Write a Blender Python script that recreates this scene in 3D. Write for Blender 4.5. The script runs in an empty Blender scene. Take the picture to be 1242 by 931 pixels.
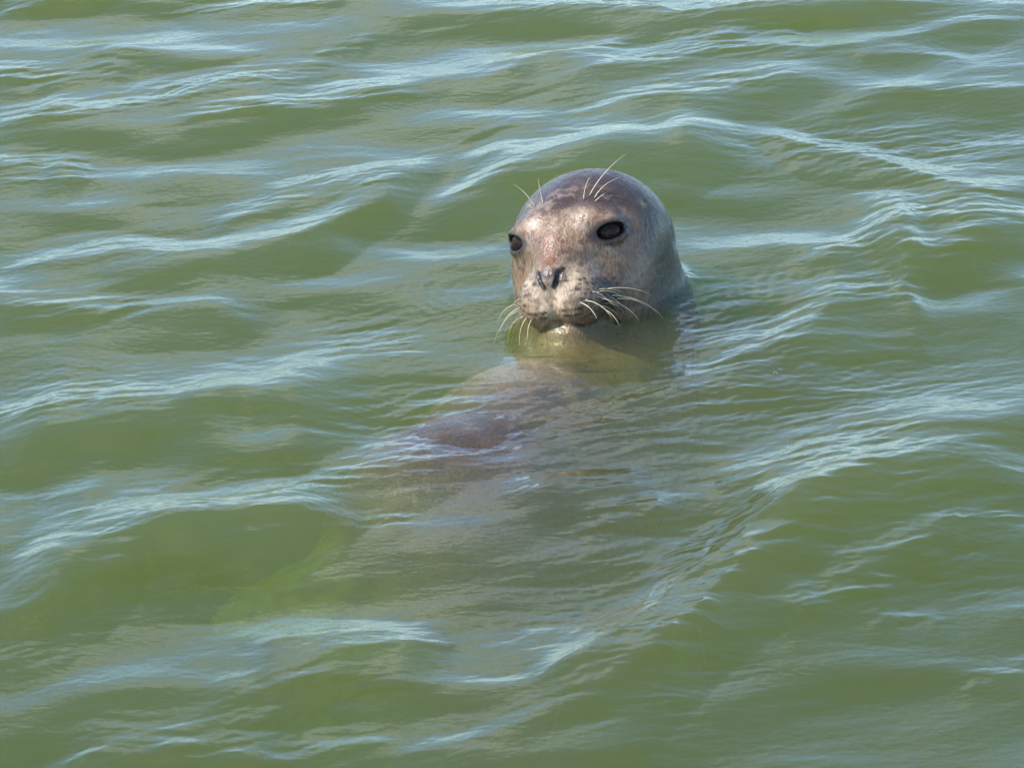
import bpy, math
import numpy as np
from mathutils import Vector, Matrix

# ------------------------------------------------------------------ camera
SC = bpy.context.scene
COL = SC.collection
ALPHA = math.radians(21.0)      # how far the lens looks down
DIST = 6.0                      # metres to the middle of the view
SPAN = 1.242                    # metres of water across the frame
CF = np.array([0, math.cos(ALPHA), -math.sin(ALPHA)])
CR = np.array([1.0, 0, 0])
CU = np.array([0, math.sin(ALPHA), math.cos(ALPHA)])
CPOS = -DIST * CF
cd = bpy.data.cameras.new('camera')
cam = bpy.data.objects.new('camera', cd)
COL.objects.link(cam)
cam.location = CPOS
cam.rotation_euler = (math.pi / 2 - ALPHA, 0, 0)
cd.sensor_width = 36
cd.lens = 36 * DIST / SPAN
cd.clip_start = 0.05
cd.clip_end = 2000
SC.camera = cam

# ------------------------------------------------------------------ sky and sun
SUN_EL, SUN_AZ = math.radians(46), math.radians(258)   # compass: 0 = +y, clockwise
w = bpy.data.worlds.new('World')
SC.world = w
w.use_nodes = True
nt = w.node_tree
nt.nodes.clear()
out = nt.nodes.new('ShaderNodeOutputWorld')
bg = nt.nodes.new('ShaderNodeBackground')
bg.inputs['Strength'].default_value = 0.15
sky = nt.nodes.new('ShaderNodeTexSky')
sky.sky_type = 'NISHITA'
sky.sun_disc = False
sky.sun_elevation = SUN_EL
sky.sun_rotation = SUN_AZ
sky.air_density = 0.8
sky.dust_density = 0.0
sky.ozone_density = 3.5
# thin broken clouds over the whole sky
tc = nt.nodes.new('ShaderNodeTexCoord')
mp = nt.nodes.new('ShaderNodeMapping')
mp.inputs['Scale'].default_value = (1.6, 1.6, 4.0)
cn = nt.nodes.new('ShaderNodeTexNoise')
cn.inputs['Scale'].default_value = 3.0
cn.inputs['Detail'].default_value = 3
cn.inputs['Roughness'].default_value = 0.55
cr = nt.nodes.new('ShaderNodeValToRGB')
cr.color_ramp.elements[0].position = 0.585
cr.color_ramp.elements[1].position = 0.65
cm = nt.nodes.new('ShaderNodeMath'); cm.operation = 'MULTIPLY'; cm.inputs[1].default_value = 0.8
mx = nt.nodes.new('ShaderNodeMixRGB')
mx.inputs['Color2'].default_value = (8.0, 7.6, 7.0, 1)
L = nt.links.new
L(tc.outputs['Generated'], mp.inputs['Vector'])
L(mp.outputs['Vector'], cn.inputs['Vector'])
L(cn.outputs['Fac'], cr.inputs['Fac'])
L(cr.outputs['Color'], cm.inputs[0])
sp = nt.nodes.new('ShaderNodeSeparateXYZ')
mr = nt.nodes.new('ShaderNodeMapRange'); mr.inputs[1].default_value = 0.2; mr.inputs[2].default_value = 0.5
m2 = nt.nodes.new('ShaderNodeMath'); m2.operation = 'MULTIPLY'
L(tc.outputs['Generated'], sp.inputs[0]); L(sp.outputs['Z'], mr.inputs[0])      # the horizon itself is clear
L(cm.outputs[0], m2.inputs[0]); L(mr.outputs[0], m2.inputs[1])
L(m2.outputs[0], mx.inputs['Fac'])
L(sky.outputs['Color'], mx.inputs['Color1'])
L(mx.outputs['Color'], bg.inputs['Color'])
L(bg.outputs[0], out.inputs['Surface'])

sl = bpy.data.lights.new('sun', 'SUN')
sl.energy = 3.4
sl.angle = math.radians(0.53)
sl.color = (1.0, 0.94, 0.85)
sun = bpy.data.objects.new('sun', sl)
COL.objects.link(sun)
sdir = Vector((math.sin(SUN_AZ) * math.cos(SUN_EL), math.cos(SUN_AZ) * math.cos(SUN_EL), math.sin(SUN_EL)))
sun.rotation_euler = sdir.to_track_quat('Z', 'Y').to_euler()

vs = SC.view_settings
vs.view_transform = 'Standard'
vs.look = 'None'
vs.gamma = 1
vs.exposure = 0.95
SC.render.engine = 'CYCLES'
cy = SC.cycles
cy.max_bounces = 5
cy.volume_bounces = 2
cy.transparent_max_bounces = 8
cy.use_light_tree = False
cy.use_adaptive_sampling = True
cy.adaptive_threshold = 0.04
cy.use_denoising = True
cy.caustics_reflective = False
cy.caustics_refractive = False


# ------------------------------------------------------------------ helpers
def P(u, v, z=0.0):
    """point of the level plane at height z that lies along a line of sight"""
    u = np.asarray(u, float); v = np.asarray(v, float)
    s = SPAN / DIST / 1242
    d = CF + (u[..., None] - 621) * s * CR + (465.5 - v[..., None]) * s * CU
    t = (z - CPOS[2]) / d[..., 2]
    return CPOS + t[..., None] * d


def PV(u, v, z=0.0):
    return P(np.array(u), np.array(v), z)


RNG = np.random.RandomState(7)
LAT = RNG.rand(64, 64, 64).astype(np.float32)


def vnoise(p):
    """smooth value noise, p (N,3) -> 0..1"""
    i = np.floor(p).astype(np.int64)
    f = p - i
    f = f * f * f * (f * (f * 6 - 15) + 10)
    i0 = i & 63
    i1 = (i + 1) & 63
    r = 0
    for dx in (0, 1):
        wx = f[:, 0] if dx else 1 - f[:, 0]
        ix = (i1 if dx else i0)[:, 0]
        for dy in (0, 1):
            wy = f[:, 1] if dy else 1 - f[:, 1]
            iy = (i1 if dy else i0)[:, 1]
            for dz in (0, 1):
                wz = f[:, 2] if dz else 1 - f[:, 2]
                iz = (i1 if dz else i0)[:, 2]
                r = r + wx * wy * wz * LAT[ix, iy, iz]
    return r


def fbm(p, octv=3):
    a, s, r = 1.0, 0.0, 0
    for k in range(octv):
        r = r + a * vnoise(p * (2 ** k) + 17.3 * k)
        s += a
        a *= 0.5
    return r / s


def sstep(a, b, x):
    t = np.clip((x - a) / (b - a), 0, 1)
    return t * t * (3 - 2 * t)


def mesh_obj(name, verts, faces, mat, parent=None, smooth=True):
    me = bpy.data.meshes.new(name)
    verts = np.ascontiguousarray(verts, np.float32)
    if isinstance(faces, np.ndarray):
        n, k = faces.shape
        me.vertices.add(len(verts)); me.vertices.foreach_set('co', verts.ravel())
        me.loops.add(n * k); me.loops.foreach_set('vertex_index', faces.ravel().astype(np.int32))
        me.polygons.add(n); me.polygons.foreach_set('loop_start', np.arange(0, n * k, k, dtype=np.int32))
        me.update(calc_edges=True)
    else:
        me.from_pydata(verts.tolist(), [], faces)
        me.update()
    if smooth:
        me.polygons.foreach_set('use_smooth', np.ones(len(me.polygons), bool))
    me.materials.append(mat)
    o = bpy.data.objects.new(name, me)
    COL.objects.link(o)
    o.parent = parent
    return o


def new_mat(name):
    m = bpy.data.materials.new(name)
    m.use_nodes = True
    m.node_tree.nodes.clear()
    return m, m.node_tree


# ================================================================== SHAPE OF THE SEAL (as a distance function)
YAW, PITCH, ROLL = math.radians(22.5), math.radians(11), math.radians(14)
O = P(np.array(711.), np.array(302.), 0.051)
Fv = np.array([-math.sin(YAW) * math.cos(PITCH), -math.cos(YAW) * math.cos(PITCH), math.sin(PITCH)])
Lv = np.array([math.cos(YAW), -math.sin(YAW), 0.0])      # towards the seal's left
Uv = np.cross(Fv, Lv); Uv /= np.linalg.norm(Uv)
if Uv[2] < 0:
    Uv = -Uv
Lr = Lv * math.cos(ROLL) + Uv * math.sin(ROLL)
Uv = Uv * math.cos(ROLL) - Lv * math.sin(ROLL)
Lv = Lr
HB = np.stack([Fv, Lv, Uv])        # rows


def to_head(p):
    return (p - O) @ HB.T * 1000.0


def to_world(h):
    return O + (np.asarray(h, float) / 1000.0) @ HB


def smin(a, b, k):
    h = np.maximum(k - np.abs(a - b), 0) / k
    return np.minimum(a, b) - h * h * k * 0.25


def smax(a, b, k):
    return -smin(-a, -b, k)


def ell(p, c, r):
    d = p - np.array(c, float)
    r = np.array(r, float)
    k0 = np.sqrt(((d / r) ** 2).sum(1)) + 1e-9
    k1 = np.sqrt(((d / r ** 2).astype(float) ** 2).sum(1)) + 1e-12
    return k0 * (k0 - 1) / k1


def cone(p, a, b, ra, rb):
    a = np.array(a, float); b = np.array(b, float)
    ab = b - a
    t = np.clip(((p - a) @ ab) / (ab @ ab), 0, 1)
    return np.linalg.norm(p - a - t[:, None] * ab, axis=1) - (ra + (rb - ra) * t)


EYE = np.array([56.0, 53.5, 23.0])        # seal's left eye; mirrored for the right
EYER = 20.0
EYEDIR = np.array([0.80, 0.58, 0.12]); EYEDIR /= np.linalg.norm(EYEDIR)


def eye_frame(s):
    c = EYE * [1, s, 1]
    n = EYEDIR * [1, s, 1]
    side = np.cross([0, 0, 1.0], n) * s
    side /= np.linalg.norm(side)           # towards the back of the head on both sides
    if side[0] > 0:
        side = -side
    up = np.cross(n, side)
    if up[2] < 0:
        up = -up
    return c, n, side, up


def eye_open(h, s):
    """distance-like value of the lid opening (mm, negative inside the slit)"""
    c, n, side, up = eye_frame(s)
    d = h - c
    a = d @ side; b = d @ up; dep = d @ n
    a = a - 1.0
    b = b - 0.10 * a                      # the slit rises a little towards the back
    half = np.where(b > 0, 8.6, 11.0)
    e = np.sqrt((a / 18.5) ** 2 + (b / half) ** 2)
    return (e - 1) * 13.0, dep


BODY = [  # world metres: centre, radius
    ((0.122, 0.375, -0.07), .108), ((0.098, 0.25, -0.178), .134), ((0.024, 0.055, -0.166), .150), ((-0.062, -0.155, -0.1665), .158),
    ((-0.100, -0.34, -0.240), .148), ((-0.175, -0.575, -0.345), .135), ((-0.28, -0.865, -0.39), .105), ((-0.37, -1.085, -0.46), .06)]


def F_ok(h):
    return (h[:, 0] > -20) & (h[:, 2] > -125)


def face_detail(h, hm, d):
    # lids over the eyeball, then the slit
    for s in (1, -1):
        c, n, side, up = eye_frame(s)
        d = smin(d, np.linalg.norm(h - c, axis=1) - (EYER + 2.6), 12)
        for k_ in range(4):
            for q_, rr_l, off in ((1, 5.0, 11.0), (-1, 2.8, 13.5)):
                a0, a1 = (-18 + 9 * k_), (-9 + 9 * k_)
                pa = c + n * (17.5 - a0 * a0 * .018) + side * (a0 + 1) + up * q_ * (off - a0 * a0 * .022)
                pb_ = c + n * (17.5 - a1 * a1 * .018) + side * (a1 + 1) + up * q_ * (off - a1 * a1 * .022)
                d = smin(d, cone(h, pa, pb_, rr_l, rr_l), 6)
        e, dep = eye_open(h, s)
        d = smax(d, -np.maximum(e, np.maximum(-dep - 4, dep - 60)), 2.5)
    # nostrils: two slits that spread upwards
    d = smax(d, -cone(hm, (141, 7.0, -32), (137, 15.5, -14), 1.6, 3.8), 3.5)
    d = smax(d, -cone(hm, (138, 15.5, -13), (129, 20, -10), 2.6, 1.4), 4)
    # groove under the nose and the line of the mouth
    d = smax(d, -cone(h, (144, 0, -38), (136, 0, -77), 1.6, 1.6), 6)
    mp_ = [(131, 0, -79), (127, 16, -82), (113, 36, -91), (92, 50, -96), (64, 57, -90)]
    for a, b in zip(mp_[:-1], mp_[1:]):
        d = smax(d, -cone(hm, a, b, 2.2, 2.2), 4)
    # ear hole
    d = smax(d, -np.minimum(ell(h, (-1, 87, 50), (5, 7, 4)), 50), 4)
    return d


def seal_sdf(p):
    h = to_head(p)
    hm = h.copy(); hm[:, 1] = np.abs(hm[:, 1])
    # ---- skull (millimetres)
    d = ell(h, (-20, 0, 6), (106, 98, 88))
    d = smin(d, ell(h, (36, 0, 0), (72, 63, 61)), 38)
    d = smin(d, cone(h, (40, 0, 18), (118, 0, -18), 43, 21), 22)
    d = smin(d, ell(h, (90, 0, -44), (46, 44, 40)), 18)
    d = smin(d, ell(hm, (107, 24, -51), (33, 31, 35)), 14)
    d = smin(d, ell(hm, (26, 47, -50), (54, 40, 50)), 30)
    d = smin(d, ell(h, (84, 0, -93), (41, 34, 18)), 9)
    d = smin(d, ell(h, (127, 0, -22), (14, 17, 12)), 10)
    d = smin(d, ell(hm, (58, 40, 42), (24, 19, 12)), 20)
    near_face = (np.abs(d) < 32) & (F_ok(h))
    if near_face.any():
        d[near_face] = face_detail(h[near_face], hm[near_face], d[near_face])
    d = d / 1000.0
    # ---- neck and trunk (metres)
    pts = [(to_world((-32, 0, -6)), .094)] + [(np.array(c), r) for c, r in BODY]
    b = None
    for (a, ra), (c, rc) in zip(pts[:-1], pts[1:]):
        e = cone(p, a, c, ra, rc)
        b = e if b is None else smin(b, e, .05)
    d = smin(d, b, .035)
    # fore flippers lying along the flanks
    d = smin(d, ell_dir(p, (-0.215, -0.30, -0.150), (-.80, -.50, -.10), (.15, .085, .030)), .04)
    d = smin(d, ell_dir(p, (0.20, -0.19, -0.27), (.10, -.9, -.4), (.12, .03, .055)), .04)
    # hind flippers
    d = smin(d, ell_dir(p, (-0.43, -1.19, -0.48), (-.55, -.8, -.2), (.13, .02, .045)), .04)
    d = smin(d, ell_dir(p, (-0.39, -1.22, -0.50), (-.30, -.95, -.2), (.13, .02, .045)), .04)
    return d


def ell_dir(p, c, axis, r):
    a = np.array(axis, float); a /= np.linalg.norm(a)
    s = np.cross(a, [0, 0, 1.0]); s /= np.linalg.norm(s)
    u = np.cross(s, a)
    B = np.stack([a, s, u])
    return ell((p - np.array(c)) @ B.T, (0, 0, 0), r)



# ================================================================== THE WATER
# crest lines of the wind waves: points, width of the slope behind the crest, strength
CRESTS = [
    ([(-60,165),(0,156),(30,150),(55,142),(100,140),(145,131),(185,122),(225,117),(275,107),(340,102),(380,96),(425,90)], 20, 1.0),
    ([(200,158),(240,147),(275,142),(340,133),(400,122),(450,118),(500,118),(540,126)], 16, 1.0),
    ([(-60,330),(0,325),(45,322),(100,312),(145,311),(200,316),(250,320),(300,312),(350,298),(400,282),(440,264),(490,245),(525,236)], 18, 1.0),
    ([(240,285),(270,275),(310,262),(350,248),(410,240),(460,230),(500,222),(540,213)], 22, 0.9),
    ([(-50,368),(0,370),(50,372),(80,378),(130,385),(190,388),(230,382),(300,378),(350,368)], 22, 0.8),
    ([(-40,98),(0,100),(60,102),(110,95),(180,78)], 18, 0.8),
    ([(-40,207),(0,205),(60,203),(115,210)], 18, 0.7),
    ([(-40,226),(0,222),(80,222),(140,214)], 7, 0.5),
    ([(190,15),(260,13),(330,8),(380,12),(430,4)], 10, 0.8),
    ([(-40,26),(0,22),(40,12),(100,0),(160,-12)], 12, 0.9),
    ([(380,66),(420,58),(460,48)], 8, 0.4),
    ([(500,50),(537,36),(570,27),(594,21),(625,15),(680,12),(800,16),(860,18),(910,11),(1010,8),(1100,10),(1180,6),(1260,4)], 17, 1.0),
    ([(790,56),(850,48),(920,40),(985,44)], 10, 0.7),
    ([(560,122),(600,111),(703,93),(755,85),(807,78),(858,67),(890,62),(962,66),(1014,62),(1065,54),(1117,46),(1170,34),(1280,18)], 20, 1.0),
    ([(1030,74),(1080,70),(1140,72),(1195,74)], 8, 0.7),
    ([(565,106),(600,95),(650,78),(700,66),(770,48)], 13, 0.8),
    ([(490,180),(540,176),(580,166),(640,153),(680,143),(755,135),(807,124),(860,116),(936,106),(1020,95)], 20, 1.0),
    ([(530,256),(560,240),(600,222),(652,207),(700,194),(755,178),(807,171),(868,164),(915,164)], 34, 1.25),
    ([(890,160),(930,168),(970,180),(1020,190),(1080,200),(1120,215),(1160,232),(1250,238)], 15, 0.9),
    ([(985,134),(1020,126),(1065,117),(1117,114),(1270,112)], 12, 0.7),
    ([(1030,280),(1060,281),(1085,282),(1120,280),(1142,277),(1177,273),(1270,270)], 32, 1.0),
    ([(945,322),(1020,313),(1056,304),(1102,314),(1134,321),(1163,314),(1191,298),(1235,284)], 16, 0.85),
    ([(930,412),(971,398),(1013,380),(1049,369),(1102,362),(1145,348)], 26, 0.9),
    ([(850,448),(880,436),(907,428),(955,418),(1000,408)], 22, 0.6),
    ([(860,592),(900,586),(930,581),(972,565),(1040,550),(1098,538),(1140,523),(1280,492)], 26, 0.95),
    ([(1300,588),(1242,590),(1182,594),(1123,605),(1077,614),(1040,634),(972,657),(922,680),(888,708),(866,740),(845,765),(800,805),(740,848),(690,870),(640,885),(560,905),(500,914),(400,925)], 26, 0.95),
    ([(880,648),(970,616),(1040,592),(1100,575),(1180,556),(1290,532)], 18, 0.95),
    ([(1080,570),(1010,610),(940,640),(885,668),(840,700),(800,738),(755,775),(700,812),(620,838),(520,852)], 22, 1.05),
    ([(1115,653),(1161,641),(1195,633),(1255,627)], 10, 0.7),
    ([(925,742),(980,740),(1014,733),(1056,722),(1110,704)], 14, 0.7),
    ([(985,718),(1048,695),(1098,672),(1150,652)], 12, 0.7),
    ([(-40,500),(0,500),(50,502),(125,500),(200,500),(250,496),(314,494),(377,494),(450,492)], 34, 0.9),
    ([(340,514),(390,512),(450,513)], 12, 0.6),
    ([(-40,618),(8,611),(85,605),(145,590)], 14, 0.9),
    ([(30,645),(80,636),(130,626),(235,622),(300,612),(360,608),(410,592),(450,577),(490,563),(540,556),(610,545)], 22, 1.1),
    ([(-40,715),(0,705),(60,690),(120,675),(170,658),(250,647),(300,638),(350,636),(430,641)], 22, 1.25),
    ([(-40,756),(0,750),(40,742),(80,728),(130,712),(190,700)], 18, 1.25),
    ([(390,649),(450,641),(520,634)], 8, 0.5),
    ([(150,731),(190,722),(240,714)], 10, 0.5),
    ([(290,797),(350,788),(400,795),(470,796),(550,790)], 16, 0.8),
    ([(180,863),(247,850),(290,841),(348,836),(406,838),(464,841),(520,838),(570,836),(630,838)], 15, 0.8),
    ([(50,940),(100,926),(155,916),(216,912),(270,900),(309,888),(395,870)], 18, 0.95),
    ([(240,930),(309,915),(367,907),(425,902),(490,900)], 10, 0.8),
    ([(-30,801),(50,797),(100,792)], 9, 0.5),
    ([(600,600),(660,596),(720,590),(790,578)], 10, 0.5),
    ([(700,640),(760,630),(830,612)], 12, 0.6),
    ([(1140,838),(1180,832),(1215,818),(1250,800)], 8, 0.45),
    ([(1035,756),(1080,752),(1150,752)], 6, 0.4),
]


def smooth_line(pts, n=6):
    p = np.array(pts, float)
    for _ in range(1):
        q = [p[0]]
        for a, b in zip(p[:-1], p[1:]):
            q += [a * .75 + b * .25, a * .25 + b * .75]
        q.append(p[-1])
        p = np.array(q)
    return p


# graded sheet: 3 mm cells where the photograph looks, wider and wider to the horizon
def graded(lo, hi, step, far, grow):
    core = list(np.arange(lo, hi + step / 2, step))
    a, b, s = [], [], step
    x = hi
    while x < far:
        s *= grow
        x += s
        b.append(x)
    s, x = step, lo
    while x > -far:
        s *= grow
        x -= s
        a.append(x)
    return np.array(a[::-1] + core + b)


gx = graded(-0.80, 0.80, 0.0032, 260, 1.045)
gy = graded(-1.30, 1.65, 0.0042, 260, 1.045)
NX, NY = len(gx), len(gy)
dxs = np.gradient(gx); dys = np.gradient(gy)
X, Y = [a.astype(np.float32) for a in np.meshgrid(gx, gy, indexing='ij')]
CELL = np.maximum(*np.meshgrid(dxs, dys, indexing='ij')).astype(np.float32)
H = np.zeros_like(X)
STREAK = np.zeros_like(X)


def n2(x, y, z=0.0, octv=2):
    return fbm(np.stack([x.ravel(), y.ravel(), np.full(x.size, z)], 1), octv).reshape(x.shape)


# wavy edges of the crests
near = np.where((np.abs(gx) < 3))[0]
neary = np.where((np.abs(gy) < 4))[0]
sx = slice(near[0], near[-1] + 1); sy = slice(neary[0], neary[-1] + 1)
XW = X.copy(); YW = Y.copy()
XW[sx, sy] += 0.030 * (n2(X[sx, sy] * 9, Y[sx, sy] * 9, 3.1) - .5)
YW[sx, sy] += 0.055 * (n2(X[sx, sy] * 7, Y[sx, sy] * 9, 9.7) - .5)


rs0 = np.random.RandomState(11)


def add_crest(world_pts, lb, amp, front=1.35, eps=0.08):
    """one wave: steep behind the crest line over lb metres, gentler in front of it"""
    if world_pts[0, 0] > world_pts[-1, 0]:
        world_pts = world_pts[::-1]
    c0 = world_pts[0]
    ln = world_pts[-1, 0] - c0[0]
    t0 = np.array([1.0, 0.0]); nrm = np.array([0.0, 1.0])
    rel = world_pts - c0
    tp = rel @ t0; op = rel @ nrm
    k = np.argsort(tp)
    tg = np.linspace(0, ln, 160)
    og = np.interp(tg, tp[k], op[k])
    ker = np.hanning(15); ker /= ker.sum()
    og = np.convolve(np.pad(og, 7, mode='edge'), ker, 'valid')
    mar = lb * front * 1.1
    crn = np.concatenate([world_pts - mar, world_pts + mar])
    lo = crn.min(0); hi = crn.max(0)
    i0, i1 = np.searchsorted(gx, [lo[0], hi[0]])
    j0, j1 = np.searchsorted(gy, [lo[1], hi[1]])
    if i1 - i0 < 2 or j1 - j0 < 2:
        return
    rx = XW[i0:i1, j0:j1] - c0[0]; ry = YW[i0:i1, j0:j1] - c0[1]
    t = rx * t0[0] + ry * t0[1]
    d = rx * nrm[0] + ry * nrm[1] - np.interp(t, tg, og)
    s = t / ln
    tap = sstep(-.03, .24, s) * sstep(1.03, .76, s)
    kv = np.interp(np.linspace(-.1, 1.1, 400), np.linspace(-.1, 1.1, 13), rs0.uniform(.65, 1.25, 13))
    kh = np.hanning(61); kh /= kh.sum()
    kv = np.convolve(np.pad(kv, 30, mode='edge'), kh, 'valid')
    kk = np.interp(s, np.linspace(-.1, 1.1, 400), kv)
    x = np.where(d > 0, d / lb, -d / (lb * front * (.4 + .6 * tap)))
    x = np.sqrt(x * x + eps * eps) - eps
    prof = np.clip(1 - x, 0, 1)
    prof = prof ** 1.25 / (1 + .10 * prof)
    H[i0:i1, j0:j1] += amp * tap * kk * prof
    STREAK[i0:i1, j0:j1] = np.maximum(STREAK[i0:i1, j0:j1],
        tap * np.where(d > 0, np.clip(1.15 - x, 0, 1), np.clip(1 - 3.5 * x, 0, 1)))


AMP = 0.128
for pts, t, st in CRESTS:
    p = smooth_line(pts)
    wp = P(p[:, 0], p[:, 1])[:, :2]
    lb = 5.6e-3 * t
    add_crest(wp, lb, AMP * lb * st)

# the same kind of waves goes on outside the frame
rr_ = np.random.RandomState(21)
cnt = 0
while cnt < 150:
    cx, cyy = rr_.uniform(-3.2, 3.2), rr_.uniform(-3.0, 4.5)
    half = 0.66 + 0.10 * cyy / 1.2
    if abs(cx) < half + .35 and -1.5 < cyy < 1.85:
        continue
    ang = math.radians(rr_.normal(24, 16))
    ln_ = rr_.uniform(.35, .9)
    tt = np.linspace(-.5, .5, 9)
    bend = rr_.uniform(-.12, .12)
    wp = np.stack([cx + tt * ln_ * math.cos(ang) , cyy + tt * ln_ * math.sin(ang) + bend * (tt * 2) ** 2], 1)
    if np.any((np.abs(wp[:, 0]) < half + .1) & (wp[:, 1] > -1.3) & (wp[:, 1] < 1.65)):
        continue
    lb = rr_.uniform(.04, .13)
    add_crest(wp, lb, AMP * lb * rr_.uniform(.7, 1.1))
    cnt += 1

# wind ripples: many small wave trains, strongest on the crests, damped where cells are wide
SEALXY = np.array([0.115, 0.325])
rs = np.random.RandomState(5)
def trains(n, l0, l1, mean, spread, steep, cut, warp=True):
    """sum of n small wave trains, only where the cells can carry them"""
    r = np.zeros_like(H)
    a0 = np.where(dxs < l1 / cut)[0]; b0 = np.where(dys < l1 / cut)[0]
    a = slice(a0[0], a0[-1] + 1); b = slice(b0[0], b0[-1] + 1)
    x = (XW if warp else X)[a, b].astype(np.float32); y = (YW if warp else Y)[a, b].astype(np.float32)
    ce = CELL[a, b]
    for k in range(n):
        lam = rs.uniform(l0, l1)
        th = rs.normal(math.radians(mean), spread)
        kk = 2 * math.pi / lam
        am = steep / kk * 2.0 / math.sqrt(n)
        ph = np.sin((np.float32(kk * math.cos(th)) * x + np.float32(kk * math.sin(th)) * y + np.float32(rs.uniform(0, 6.28))).astype(np.float32))
        r[a, b] += np.float32(am) * ph
    lm = .5 * (l0 + l1)
    r[a, b] *= np.exp(-(ce / lm * cut) ** 4)
    return r


small = trains(44, .022, .055, 112, .36, .062, 2.8)
tiny = trains(32, .009, .020, 115, .5, .060, 2.4)
mid = trains(30, .10, .45, 110, .45, .045, 3.0)
big = trains(24, 1.2, 9.0, 112, .5, .05, 3.0, False) * sstep(1.5, 6.0, np.hypot(X, Y))
patch = np.zeros_like(H)
patch[sx, sy] = n2(XW[sx, sy] * 3.5 + 5, YW[sx, sy] * 2.2, 1.7, 3)
ruff = np.clip(STREAK, 0, 1) * (.25 + .9 * sstep(.36, .62, patch))


def zone(u, v, ru, rv):
    c = PV(u, v)[:2]
    return np.exp(-(((X - c[0]) / (ru * 1e-3)) ** 2 + ((Y - c[1]) / (rv * 1e-3 / math.sin(ALPHA))) ** 2))


# the ruffled patches round the seal and in the upper right
RUFZ = np.clip(.7 * zone(690, 425, 60, 16) + 1.0 * zone(900, 395, 110, 55) + .9 * zone(1020, 470, 170, 45) + .9 * zone(450, 405, 75, 32) +
               .8 * zone(1160, 175, 130, 45) + .9 * zone(1000, 180, 120, 40) + .6 * zone(850, 500, 120, 40) + 1.1 * zone(545, 510, 110, 42) +
               .7 * zone(960, 620, 160, 60) + .8 * zone(770, 770, 100, 80) + .45 * zone(1150, 680, 90, 40), 0, 1)
AWASH = zone(540, 512, 95, 38)
H += small * (0.16 + .80 * np.maximum(ruff, RUFZ) + 1.3 * AWASH) + tiny * (0.22 + 1.5 * np.maximum(ruff * .8, RUFZ) + 1.0 * AWASH) + mid * 0.95 + big

# rings running out from the seal's neck, and the water drawn up where it touches the coat
rx = (X - SEALXY[0]); ry = (Y - SEALXY[1])
rad = np.hypot(rx, ry)
wob = 0.085 * (n2(np.clip(rx, -2, 2) * 9, np.clip(ry, -2, 2) * 9, 5.5) - .5)
ring = np.sin(2 * math.pi * (rad + wob) / 0.019) * np.exp(-((rad - .21) / .08) ** 2)
rmask = sstep(.42, .66, n2(np.clip(rx, -2, 2) * 10, np.clip(ry, -2, 2) * 7, 8.5))
H += 0.00045 * ring * rmask * np.exp(-(CELL / .019 * 2.6) ** 4) * np.cos(np.arctan2(ry, rx)) ** 2

H -= np.average(H[sx, sy]) * np.exp(-(np.hypot(X, Y) / 3.0) ** 2)


# the water drawn up where it touches the coat
i0, i1 = np.searchsorted(gx, [-.10, .34]); j0, j1 = np.searchsorted(gy, [.0, .62])
pp = np.stack([X[i0:i1, j0:j1], Y[i0:i1, j0:j1], H[i0:i1, j0:j1]], -1).reshape(-1, 3).astype(float)
ds_ = seal_sdf(pp).reshape(i1 - i0, j1 - j0)
H[i0:i1, j0:j1] += 0.0055 * np.exp(-np.maximum(ds_, 0) / .007)


def water_z(x, y):
    i = np.clip(np.searchsorted(gx, x) - 1, 0, NX - 2)
    j = np.clip(np.searchsorted(gy, y) - 1, 0, NY - 2)
    fx = (x - gx[i]) / (gx[i + 1] - gx[i]); fy = (y - gy[j]) / (gy[j + 1] - gy[j])
    return ((1 - fx) * (1 - fy) * H[i, j] + fx * (1 - fy) * H[i + 1, j] + (1 - fx) * fy * H[i, j + 1] + fx * fy * H[i + 1, j + 1])


m_water, t_ = new_mat('murky_green_water')
N = t_.nodes; L = t_.links.new
o_ = N.new('ShaderNodeOutputMaterial')
tcn = N.new('ShaderNodeTexCoord')
mpn = N.new('ShaderNodeMapping'); mpn.inputs['Scale'].default_value = (1, 1.5, 1); mpn.inputs['Rotation'].default_value = (0, 0, math.radians(-22))
nz = N.new('ShaderNodeTexNoise'); nz.inputs['Scale'].default_value = 80; nz.inputs['Detail'].default_value = 3
bp = N.new('ShaderNodeBump'); bp.inputs['Strength'].default_value = 0.07; bp.inputs['Distance'].default_value = 0.01
lw = N.new('ShaderNodeLayerWeight'); lw.inputs['Blend'].default_value = 0.5
pw = N.new('ShaderNodeMath'); pw.operation = 'POWER'; pw.inputs[1].default_value = 5.0
ma = N.new('ShaderNodeMath'); ma.operation = 'MULTIPLY_ADD'; ma.inputs[1].default_value = 0.98; ma.inputs[2].default_value = 0.02
tr = N.new('ShaderNodeBsdfTransparent')
gl = N.new('ShaderNodeBsdfGlossy'); gl.inputs['Roughness'].default_value = 0.015; gl.inputs['Color'].default_value = (1, 1, 1, 1)
mxs = N.new('ShaderNodeMixShader')
L(tcn.outputs['Object'], mpn.inputs['Vector']); L(mpn.outputs['Vector'], nz.inputs['Vector'])
L(nz.outputs['Fac'], bp.inputs['Height'])
L(bp.outputs['Normal'], lw.inputs['Normal']); L(bp.outputs['Normal'], gl.inputs['Normal'])
L(lw.outputs['Facing'], pw.inputs[0]); L(pw.outputs[0], ma.inputs[0]); L(ma.outputs[0], mxs.inputs['Fac'])
L(tr.outputs[0], mxs.inputs[1]); L(gl.outputs[0], mxs.inputs[2])
L(mxs.outputs[0], o_.inputs['Surface'])
vsn = N.new('ShaderNodeVolumeScatter'); vsn.inputs['Color'].default_value = (.92, .77, .68, 1); vsn.inputs['Density'].default_value = 1.75; vsn.inputs['Anisotropy'].default_value = 0.25
van = N.new('ShaderNodeVolumeAbsorption'); van.inputs['Color'].default_value = (.59, .75, .0, 1); van.inputs['Density'].default_value = 8.0
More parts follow.
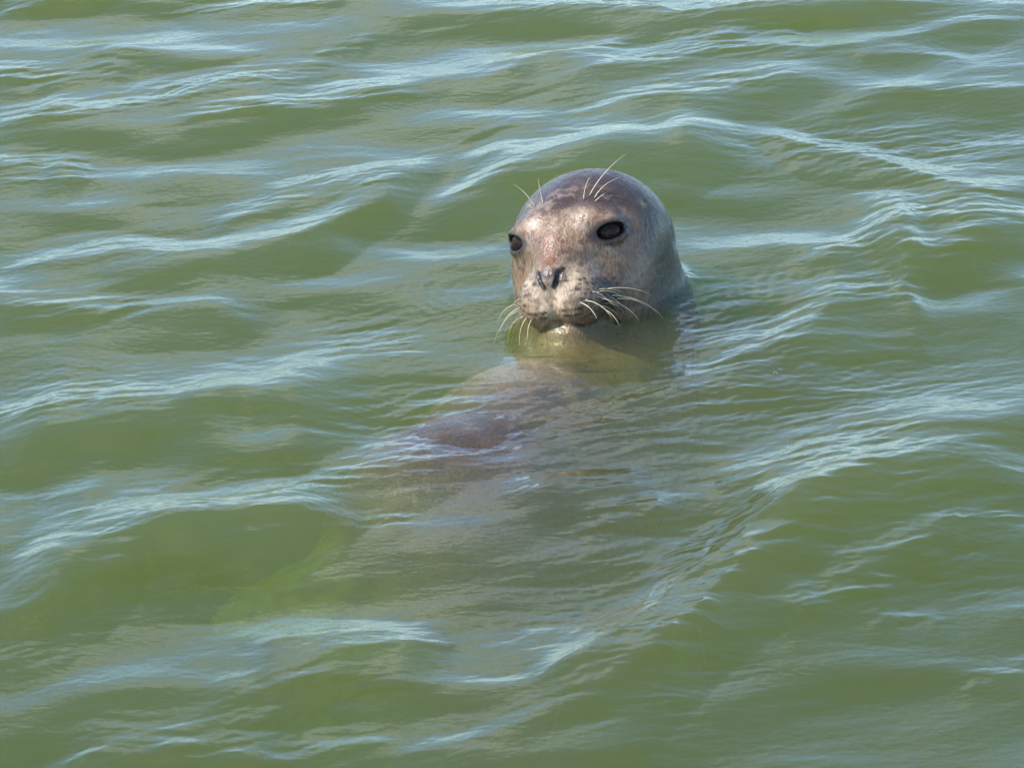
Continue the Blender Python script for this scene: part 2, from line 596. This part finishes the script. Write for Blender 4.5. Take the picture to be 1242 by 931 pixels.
ad = N.new('ShaderNodeAddShader')
L(vsn.outputs[0], ad.inputs[0]); L(van.outputs[0], ad.inputs[1]); L(ad.outputs[0], o_.inputs['Volume'])

idx = np.arange(NX * NY).reshape(NX, NY)
q = np.stack([idx[:-1, :-1], idx[1:, :-1], idx[1:, 1:], idx[:-1, 1:]], -1).reshape(-1, 4)
wv = np.stack([X, Y, H], -1).reshape(-1, 3)
# closed below: a skirt and a floor 6 m down
rim = np.concatenate([idx[:, 0], idx[-1, 1:], idx[-2::-1, -1], idx[0, -2:0:-1]])
low = wv[rim].copy(); low[:, 2] = -6.0
base = len(wv)
li = base + np.arange(len(rim))
nx_ = np.roll(np.arange(len(rim)), -1)
skirt = np.stack([rim, li, li[nx_], rim[nx_]], -1)
cen = base + len(rim)
wv = np.concatenate([wv, low, [[0, 0, -6.0]]])
fan = np.stack([np.full(len(rim), cen), li[nx_], li, li], -1)
allf = [q, skirt]
me_faces = np.concatenate(allf)
water = mesh_obj('water', wv[:-1], me_faces, m_water)
# floor of the body of water as one n-gon
import bmesh
bm = bmesh.new(); bm.from_mesh(water.data); bm.verts.ensure_lookup_table()
fl = bm.faces.new([bm.verts[int(i)] for i in li[::-1]])
bmesh.ops.recalc_face_normals(bm, faces=[fl])
bm.to_mesh(water.data); bm.free()
water['kind'] = 'structure'
water['label'] = 'rippled murky green sea water reflecting a pale blue sky'

# ================================================================== THE SEAL
def sdf_chunks(p, fn=seal_sdf, n=200000):
    return np.concatenate([fn(p[i:i + n]) for i in range(0, len(p), n)])


def axis_pts(lo, hi, flo, fhi, fine, coarse):
    a = list(np.arange(flo, fhi, fine))
    x, s = a[-1], fine
    while x < hi:
        s = min(s * 1.25, coarse); x += s; a.append(x)
    x, s = flo, fine
    pre = []
    while x > lo:
        s = min(s * 1.25, coarse); x -= s; pre.append(x)
    return np.array(pre[::-1] + a)


ax_ = axis_pts(-.68, .36, -.04, .24, .005, .016)
ay_ = axis_pts(-1.46, .58, .12, .46, .005, .016)
az_ = axis_pts(-.58, .21, -.03, .18, .005, .016)
G = np.stack(np.meshgrid(ax_, ay_, az_, indexing='ij'), -1)
shp = G.shape[:3]
# only look closely near the surface
Gf = G.reshape(-1, 3)
val = sdf_chunks(Gf).reshape(shp)
ins = val < 0
cshape = tuple(s - 1 for s in shp)
acc = np.zeros(cshape + (3,)); cntc = np.zeros(cshape)


def csl(o):
    return tuple(slice(o[k], o[k] + cshape[k]) for k in range(3))


for ax in range(3):
    for b0 in (0, 1):
        for b1 in (0, 1):
            oth = [k for k in range(3) if k != ax]
            o0 = [0, 0, 0]; o0[oth[0]] = b0; o0[oth[1]] = b1
            o1 = list(o0); o1[ax] = 1
            a = val[csl(o0)]; b = val[csl(o1)]
            m = (a < 0) != (b < 0)
            t = np.where(m, a / np.where(a == b, 1, a - b), 0)
            pt = G[csl(o0)] * (1 - t[..., None]) + G[csl(o1)] * t[..., None]
            acc += np.where(m[..., None], pt, 0); cntc += m
act = cntc > 0
vid = np.full(cshape, -1, np.int64)
vid[act] = np.arange(act.sum())
V = acc[act] / cntc[act][:, None]
Q = []
for ax in range(3):
    o1 = [0, 0, 0]; o1[ax] = 1
    a = ins[tuple(slice(0, shp[k] - o1[k]) for k in range(3))]
    b = ins[tuple(slice(o1[k], shp[k]) for k in range(3))]
    ii = np.argwhere(a != b)
    oth = [k for k in range(3) if k != ax]
    ok = np.all((ii[:, oth] > 0), axis=1) & np.all(ii[:, oth] < np.array([cshape[k] for k in oth]), axis=1)
    ii = ii[ok]
    fl_ = a[tuple(ii.T)]
    e0 = np.zeros(3, int); e0[oth[0]] = 1
    e1 = np.zeros(3, int); e1[oth[1]] = 1
    c = [ii, ii - e0, ii - e0 - e1, ii - e1]
    qd = np.stack([vid[tuple(k.T)] for k in c], 1)
    if ax == 1:
        fl_ = ~fl_
    qd = np.where(fl_[:, None], qd, qd[:, ::-1])
    Q.append(qd)
Q = np.concatenate(Q)


def subdivide(V, Q):
    e = np.stack([Q, np.roll(Q, -1, 1)], -1).reshape(-1, 2)
    es = np.sort(e, 1)
    key = es[:, 0] * (len(V) + 1) + es[:, 1]
    uq, first, inv = np.unique(key, return_index=True, return_inverse=True)
    mid = (V[es[first, 0]] + V[es[first, 1]]) / 2
    inv = inv.reshape(-1, 4) + len(V)
    fc = V[Q].mean(1)
    fi = len(V) + len(mid) + np.arange(len(Q))
    V2 = np.concatenate([V, mid, fc])
    Q2 = np.concatenate([np.stack([Q[:, k], inv[:, k], fi, inv[:, k - 1]], 1) for k in range(4)])
    return V2, Q2


TET = np.array([[1, -1, -1], [-1, -1, 1], [-1, 1, -1], [1, 1, 1]], float)


def project(p, it=2, h=4e-4):
    for _ in range(it):
        ds = [sdf_chunks(p + h * t) for t in TET]
        g = sum(d[:, None] * t for d, t in zip(ds, TET)) / (4 * h)
        d = sum(ds) / 4
        g2 = np.maximum((g ** 2).sum(1), .15)
        p = p - np.clip(d / g2, -.004, .004)[:, None] * g
    return p


V = project(V, 2, 1e-3)
V, Q = subdivide(V, Q)
V = project(V, 2, 6e-4)
V, Q = subdivide(V, Q)
V = project(V, 2)

# ---------------- coat colours, painted per vertex from the animal's own markings, with some light and shade added
h = to_head(V)
hm = h.copy(); hm[:, 1] = np.abs(hm[:, 1])
F_, L_, U_ = h.T
A_ = np.abs(L_)


def mixc(c, col, f):
    f = np.clip(f, 0, 1)[:, None]
    return c * (1 - f) + np.array(col)[None] * f


def blob(c, r):
    return np.exp(-(((hm - np.array(c)) / np.array(r)) ** 2).sum(1))


def blob1(c, r):
    return np.exp(-(((h - np.array(c)) / np.array(r)) ** 2).sum(1))


nA = fbm(h / 26.0 + 40, 4); nB = fbm(h / 9.0 + 11, 3); nC = fbm(h / 4.0 + 5, 2)
C = np.tile(np.array([.150, .112, .072]), (len(V), 1))                        # olive grey-brown coat
C = mixc(C, (.075, .062, .045), sstep(.42, .62, nA) * .85)
headm = sstep(-110, -40, F_) * sstep(-130, -60, U_)
C = mixc(C, (.240, .150, .086), headm * sstep(-20, 45, F_) * .95)             # tan face
C = mixc(C, (.120, .078, .055), headm * sstep(.48, .66, nA) * sstep(0, 40, F_) * .6)
crown = sstep(28, 56, U_ + 10 * (nA - .5) + 6 * (nB - .5) - .12 * F_)
C = mixc(C, (.042, .028, .027), crown * headm * .92)                           # dark crown
C = mixc(C, (.190, .078, .042), blob1((104, -2, 10), (46, 15, 24)) * 1.25 * sstep(.30, .58, nB + .12))   # rusty bridge of the nose
C = mixc(C, (.52, .39, .30), blob((84, 33, 46), (20, 13, 17)) * .8)           # pale brows
C = mixc(C, (.58, .46, .31), blob((118, 27, -28), (24, 20, 18)) * .95)          # pale upper lips
C = mixc(C, (.66, .51, .36), blob((138, 11, -52), (18, 17, 24)) * .95)
C = mixc(C, (.38, .29, .19), blob((112, 44, -50), (22, 14, 22)) * .7)
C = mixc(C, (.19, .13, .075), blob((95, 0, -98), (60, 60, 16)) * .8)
C = mixc(C, (.10, .064, .045), sstep(.52, .66, nB) * headm * .65)
C = mixc(C, (.32, .23, .165), sstep(.56, .70, fbm(h / 13.0 + 71, 3)) * headm * sstep(10, 60, F_) * .5)
C = mixc(C, (.040, .036, .030), blob1((90, 58, -56), (27, 20, 25)) * 1.15)     # dark patch behind the whiskers, cheek shade painted in with it
C = mixc(C, (.30, .27, .25), blob1((100, 47, -20), (13, 10, 9)) * .6)  # wet sheen on the cheek, painted as a pale grey spot
C = mixc(C, (.060, .056, .040), sstep(50, 90, A_) * headm * sstep(50, 0, F_) * .9)  # grey sides, darkened further with the neck's shade
C = mixc(C, (.025, .02, .017), sstep(.60, .68, fbm(V * 42 + 3, 2)) * sstep(-30, -80, F_) * .7)
# eyes: dark lids and the tear mark
for s in (1, -1):
    e, dep = eye_open(h, s)
    c, n, side, up = eye_frame(s)
    a = (h - c) @ side; b = (h - c) @ up
    front = dep > 0
    C = mixc(C, (.045, .034, .028), sstep(15, 4, e) * front * .8)
    C = mixc(C, (.014, .010, .009), sstep(5.5, 0.5, e) * front)
    C = mixc(C, (.055, .038, .034), np.exp(-((a + 24) / 7) ** 2 - ((b + 3) / 4) ** 2) * front * .9)
    C = mixc(C, (.07, .055, .05), np.exp(-((a - 16) / 12) ** 2 - ((b - 8) / 10) ** 2) * front * .7)  # shadow of the brow fold, painted at the outer corner
# nose leather
nose = np.minimum(ell(h, (137, 0, -17), (14, 19, 9)), 99)
C = mixc(C, (.085, .062, .060), sstep(3, -2, nose) * sstep(-22, -14, U_) * .85)
C = mixc(C, (.34, .26, .22), sstep(4, -2, nose) * sstep(-18, -25, U_) * .7)
C = mixc(C, (.20, .15, .13), np.exp(-((h - [143, 0, -27]) ** 2 / [400, 36, 64]).sum(1)) * .7)
no = np.minimum(cone(hm, (141, 7.0, -32), (137, 15.5, -14), 1.6, 3.8), cone(hm, (138, 15.5, -13), (129, 20, -10), 2.6, 1.4))
C = mixc(C, (.010, .007, .008), sstep(3.4, .4, no))
# lips
mo = None
for a, b in zip([(131, 0, -79), (127, 16, -82), (113, 36, -91), (92, 50, -96)], [(127, 16, -82), (113, 36, -91), (92, 50, -96), (64, 57, -90)]):
    e = cone(hm, a, b, 2.2, 2.2)
    mo = e if mo is None else np.minimum(mo, e)
C = mixc(C, (.03, .018, .014), sstep(2.5, 0, mo))
# rows of dark whisker roots
SPOTS = []
rsp = np.random.RandomState(3)
for row in range(8):
    for k in range(9):
        SPOTS.append((135 - k * 6.8 - (row % 2) * 3 + rsp.uniform(-1.8, 1.8), 0, -26 - row * 6.2 - k * 1.1 + rsp.uniform(-1.6, 1.6)))
for sF, _, sU in SPOTS:
    dd = (F_ - sF) ** 2 + (U_ - sU) ** 2
    rad_ = rsp.uniform(1.3, 2.5)
    C = mixc(C, (.022, .015, .012), np.exp(-dd / rad_ ** 2) * (A_ > 10) * (F_ > 60) * .95)
# ear
C = mixc(C, (.30, .21, .12), np.exp(-(((h - [3, 87, 49]) / 5.0) ** 2).sum(1)))
C = mixc(C, (.01, .01, .01), np.exp(-(((h - [-3, 86, 51]) / 4.0) ** 2).sum(1)))
# chest, throat and flanks are paler
below = np.maximum(sstep(-.005, -.05, V[:, 2]), sstep(.08, .03, V[:, 1]))
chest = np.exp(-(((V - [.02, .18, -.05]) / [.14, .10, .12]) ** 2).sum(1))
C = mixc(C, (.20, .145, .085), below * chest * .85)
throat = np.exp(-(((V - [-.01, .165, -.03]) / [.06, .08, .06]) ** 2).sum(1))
C = mixc(C, (.38, .29, .21), throat * sstep(.02, -.01, V[:, 2]))  # pale throat, sunlit caustic spots put into its colour
C = mixc(C, (.17, .13, .072), below * .6)
back = below * sstep(-.17, -.05, V[:, 2]) * sstep(.06, -.06, V[:, 1])
C = mixc(C, (.085, .054, .030), back * .9)
C = mixc(C, (.050, .036, .024), sstep(.50, .62, fbm(V * 22 + 9, 3)) * below * .65)
flip = sstep(.03, -.005, ell_dir(V, (-0.235, -0.31, -0.150), (-.80, -.50, -.10), (.16, .090, .035)))
C = mixc(C, (.36, .28, .21), flip * (.15 + .4 * sstep(.35, .6, fbm(V * 34 + 2, 2))))
C = np.clip(C, .004, .9)

m_coat, t_ = new_mat('wet_seal_coat')
N = t_.nodes; L = t_.links.new
o_ = N.new('ShaderNodeOutputMaterial'); pb = N.new('ShaderNodeBsdfPrincipled')
at = N.new('ShaderNodeAttribute'); at.attribute_name = 'coat'
tcn = N.new('ShaderNodeTexCoord')
mpn = N.new('ShaderNodeMapping'); mpn.inputs['Scale'].default_value = (420, 420, 120)
fz = N.new('ShaderNodeTexNoise'); fz.inputs['Scale'].default_value = 1.0; fz.inputs['Detail'].default_value = 4
rz = N.new('ShaderNodeTexNoise'); rz.inputs['Scale'].default_value = 28; rz.inputs['Detail'].default_value = 3
rmp = N.new('ShaderNodeMapRange'); rmp.inputs[1].default_value = .35; rmp.inputs[2].default_value = .65; rmp.inputs[3].default_value = .13; rmp.inputs[4].default_value = .44
hsv = N.new('ShaderNodeMixRGB'); hsv.blend_type = 'MULTIPLY'; hsv.inputs['Fac'].default_value = 0.75
rng = N.new('ShaderNodeMapRange'); rng.inputs[1].default_value = .3; rng.inputs[2].default_value = .7; rng.inputs[3].default_value = .55; rng.inputs[4].default_value = 1.35
bp = N.new('ShaderNodeBump'); bp.inputs['Strength'].default_value = 0.5; bp.inputs['Distance'].default_value = 0.002
L(tcn.outputs['Object'], mpn.inputs['Vector']); L(mpn.outputs['Vector'], fz.inputs['Vector']); L(tcn.outputs['Object'], rz.inputs['Vector'])
L(fz.outputs['Fac'], rng.inputs[0]); L(at.outputs['Color'], hsv.inputs['Color1']); L(rng.outputs[0], hsv.inputs['Color2'])
L(hsv.outputs[0], pb.inputs['Base Color'])
L(rz.outputs['Fac'], rmp.inputs[0]); L(rmp.outputs[0], pb.inputs['Roughness'])
cz = N.new('ShaderNodeTexNoise'); cz.inputs['Scale'].default_value = 1.0; cz.inputs['Detail'].default_value = 3
mp2 = N.new('ShaderNodeMapping'); mp2.inputs['Scale'].default_value = (150, 110, 60); mp2.inputs['Rotation'].default_value = (.5, .3, .4)
hm_ = N.new('ShaderNodeMath'); hm_.operation = 'MULTIPLY_ADD'; hm_.inputs[1].default_value = 1.6
L(tcn.outputs['Object'], mp2.inputs['Vector']); L(mp2.outputs['Vector'], cz.inputs['Vector'])
L(cz.outputs['Fac'], hm_.inputs[0]); L(fz.outputs['Fac'], hm_.inputs[2])
L(hm_.outputs[0], bp.inputs['Height']); L(bp.outputs[0], pb.inputs['Normal'])
pb.inputs['Specular IOR Level'].default_value = 0.36
pb.inputs['Coat Weight'].default_value = 0.12
pb.inputs['Coat Roughness'].default_value = 0.25
L(pb.outputs[0], o_.inputs['Surface'])

seal = bpy.data.objects.new('seal', None)
COL.objects.link(seal)
ORG = Vector((0.0, -0.30, -0.36))
seal.location = ORG
seal['label'] = 'wet grey-brown spotted seal holding its whiskered head above the green water'
seal['category'] = 'seal'
bpy.context.view_layer.update()


def child(o, par=None):
    o.parent = par or seal
    o.matrix_parent_inverse = Matrix.Translation(-ORG)
    return o


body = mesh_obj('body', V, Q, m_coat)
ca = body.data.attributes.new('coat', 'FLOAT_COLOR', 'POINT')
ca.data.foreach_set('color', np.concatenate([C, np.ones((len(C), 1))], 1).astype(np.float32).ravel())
child(body)

# ---------------- eyes
m_eye, t_ = new_mat('dark_wet_eye')
N = t_.nodes; L = t_.links.new
o_ = N.new('ShaderNodeOutputMaterial'); pb = N.new('ShaderNodeBsdfPrincipled')
tcn = N.new('ShaderNodeTexCoord'); nz = N.new('ShaderNodeTexNoise'); nz.inputs['Scale'].default_value = 180
cr = N.new('ShaderNodeValToRGB')
cr.color_ramp.elements[0].color = (.010, .006, .006, 1); cr.color_ramp.elements[1].color = (.040, .024, .020, 1)
L(tcn.outputs['Object'], nz.inputs['Vector']); L(nz.outputs['Fac'], cr.inputs['Fac']); L(cr.outputs['Color'], pb.inputs['Base Color'])
pb.inputs['Roughness'].default_value = 0.05
pb.inputs['Specular IOR Level'].default_value = 0.12
L(pb.outputs[0], o_.inputs['Surface'])


def uv_sphere(nu=32, nv=20):
    v = [(0, 0, 1)]
    for j in range(1, nv):
        for i in range(nu):
            t, p = math.pi * j / nv, 2 * math.pi * i / nu
            v.append((math.sin(t) * math.cos(p), math.sin(t) * math.sin(p), math.cos(t)))
    v.append((0, 0, -1))
    f = [(0, 1 + i, 1 + (i + 1) % nu) for i in range(nu)]
    for j in range(nv - 2):
        for i in range(nu):
            a = 1 + j * nu + i; b = 1 + j * nu + (i + 1) % nu
            f.append((a, a + nu, b + nu, b))
    k = 1 + (nv - 2) * nu
    f += [(k + i, len(v) - 1, k + (i + 1) % nu) for i in range(nu)]
    return np.array(v), f


sv, sf = uv_sphere()
for s in (1, -1):
    c, n, side, up = eye_frame(s)
    B = np.stack([side, up, n])
    vv = sv * EYER
    vv[:, 2] = np.where(vv[:, 2] > 0, vv[:, 2] * 1.07, vv[:, 2])      # cornea bulges a little
    child(mesh_obj('eye', to_world(c + vv @ B), sf, m_eye))

# ---------------- whiskers
m_wh, t_ = new_mat('pale_whisker')
N = t_.nodes; L = t_.links.new
o_ = N.new('ShaderNodeOutputMaterial'); pb = N.new('ShaderNodeBsdfPrincipled')
tcn = N.new('ShaderNodeTexCoord'); nz = N.new('ShaderNodeTexNoise'); nz.inputs['Scale'].default_value = 90
cr = N.new('ShaderNodeValToRGB')
cr.color_ramp.elements[0].color = (.50, .40, .25, 1); cr.color_ramp.elements[1].color = (.75, .66, .47, 1)
L(tcn.outputs['Object'], nz.inputs['Vector']); L(nz.outputs['Fac'], cr.inputs['Fac']); L(cr.outputs['Color'], pb.inputs['Base Color'])
pb.inputs['Roughness'].default_value = 0.35
L(pb.outputs[0], o_.inputs['Surface'])


def whisker(root, tip, sag, r=0.0007, n=14):
    """a curved bristle from root to tip (world), bowed by the vector sag"""
    root = np.array(root); tip = np.array(tip); sag = np.array(sag)
    t = np.linspace(0, 1, n)
    c = root + (tip - root) * t[:, None] + sag * (4 * t * (1 - t))[:, None]
    v, f = [], []
    for k in range(n):
        a = c[min(k + 1, n - 1)] - c[max(k - 1, 0)]
        a /= np.linalg.norm(a)
        s = np.cross(a, [.3, .2, .9]); s /= np.linalg.norm(s)
        u = np.cross(a, s)
        rr = r * (1 - .82 * t[k])
        for j in range(6):
            q_ = 2 * math.pi * j / 6
            v.append(c[k] + rr * (math.cos(q_) * s + math.sin(q_) * u))
    for k in range(n - 1):
        for j in range(6):
            f.append((k * 6 + j, k * 6 + (j + 1) % 6, (k + 1) * 6 + (j + 1) % 6, (k + 1) * 6 + j))
    f.append(tuple(range(5, -1, -1))); f.append(tuple((n - 1) * 6 + j for j in range(6)))
    return child(mesh_obj('whisker', np.array(v), f, m_wh))


def skin_hit(u, v):
    """where a line of sight meets the seal's coat"""
    s = SPAN / DIST / 1242
    d = CF + (u - 621) * s * CR + (465.5 - v) * s * CU
    d /= np.linalg.norm(d)
    t = 5.2
    for _ in range(120):
        p = CPOS + d * t
        k = seal_sdf(p[None])[0]
        t += max(k * .7, 2e-4) if k > 1e-4 else 0
        if k <= 1e-4 or t > 7.5:
            break
    return CPOS + d * t


def view_pt(u, v, like, push=0.0):
    """point seen at u,v at the same distance as `like`, moved `push` metres away"""
    s = SPAN / DIST / 1242
    d = CF + (u - 621) * s * CR + (465.5 - v) * s * CU
    dep = (like - CPOS) @ CF + push
    return CPOS + d * dep


WH = [  # root, tip, bow (right, up in mm), depth change
    # seal's left cheek
    (736, 350, 793, 360, 4, 5, .02), (742, 358, 806, 388, 5, 7, .02), (738, 364, 776, 390, 3, 4, .01),
    (710, 364, 742, 386, 3, 4, -.02), (704, 367, 724, 387, 2, 3, -.02), (728, 372, 752, 396, 2, 3, -.01), (748, 362, 786, 374, 3, 4, .02),
    # seal's right cheek
    (628, 369, 604, 392, -4, 5, -.01), (630, 376, 598, 420, -4, 6, -.02), (633, 381, 615, 418, -4, 4, -.03),
    (639, 385, 630, 420, -3, 3, -.03), (631, 373, 606, 404, -4, 4, -.01), (645, 387, 640, 412, -2, 1, -.03),
    # brows
    (649, 251, 623, 224, 1, 3, .0), (659, 247, 653, 217, -1, 1, .0), (646, 253, 637, 246, 0, 1, .0),
    (708, 242, 717, 213, -2, 2, .0), (715, 237, 759, 187, -3, 3, .0), (721, 240, 752, 215, -3, 3, .0), (722, 244, 735, 234, 0, 1, .0),
]
for (u0, v0, u1, v1, bx_, by_, push) in WH:
    a = skin_hit(u0, v0)
    b = view_pt(u1, v1, a, push)
    whisker(a, b, (bx_ * CR + by_ * CU) / 1000.0)
# finer bristles between the long ones, rooted on the whisker pads
rw = np.random.RandomState(9)
for s_ in (1, -1):
    for k in range(9):
        hp = np.array([rw.uniform(95, 128), s_ * 60.0, rw.uniform(-66, -42)])
        a = to_world(hp)
        for _ in range(30):                                   # walk in to the coat
            hp[1] -= s_ * max(float(seal_sdf(a[None])[0]) * 800, .05)
            a = to_world(hp)
        b = to_world(hp + [rw.uniform(-22, 4), s_ * rw.uniform(16, 34), rw.uniform(-26, -8)])
        whisker(a, b, np.array([0, 0, rw.uniform(.002, .005)]), r=rw.uniform(.00030, .00048))

# ================================================================== BUBBLES ON THE WATER
m_bub, t_ = new_mat('bubble_film')
N = t_.nodes; L = t_.links.new
o_ = N.new('ShaderNodeOutputMaterial'); trb = N.new('ShaderNodeBsdfTransparent'); glb = N.new('ShaderNodeBsdfGlossy')
glb.inputs['Roughness'].default_value = 0.04
lwb = N.new('ShaderNodeLayerWeight'); lwb.inputs['Blend'].default_value = 0.45
mb = N.new('ShaderNodeMixShader')
L(lwb.outputs['Facing'], mb.inputs['Fac']); L(trb.outputs[0], mb.inputs[1]); L(glb.outputs[0], mb.inputs[2]); L(mb.outputs[0], o_.inputs['Surface'])
dv_, df_ = uv_sphere(20, 12)
for u, v, r, lab in [(940, 456, .0028, 'small glinting bubble, larger of the two just right of the seal'),
                     (946, 452, .0018, 'tiny glinting bubble, smaller of the two just right of the seal'),
                     (1072, 465, .0026, 'small froth bubble, left of the pair farther right of the seal'),
                     (1082, 461, .0020, 'tiny froth bubble, right of the pair farther right of the seal')]:
    c = PV(u, v)
    z = float(water_z(c[0], c[1]))
    vv = dv_ * [r, r, r * .85]
    ob = mesh_obj('bubble', vv, df_, m_bub)
    ob.location = (c[0], c[1], z + r * .15)
    ob['label'] = lab
    ob['category'] = 'bubble'
    ob['group'] = 'bubbles on the water right of the seal'
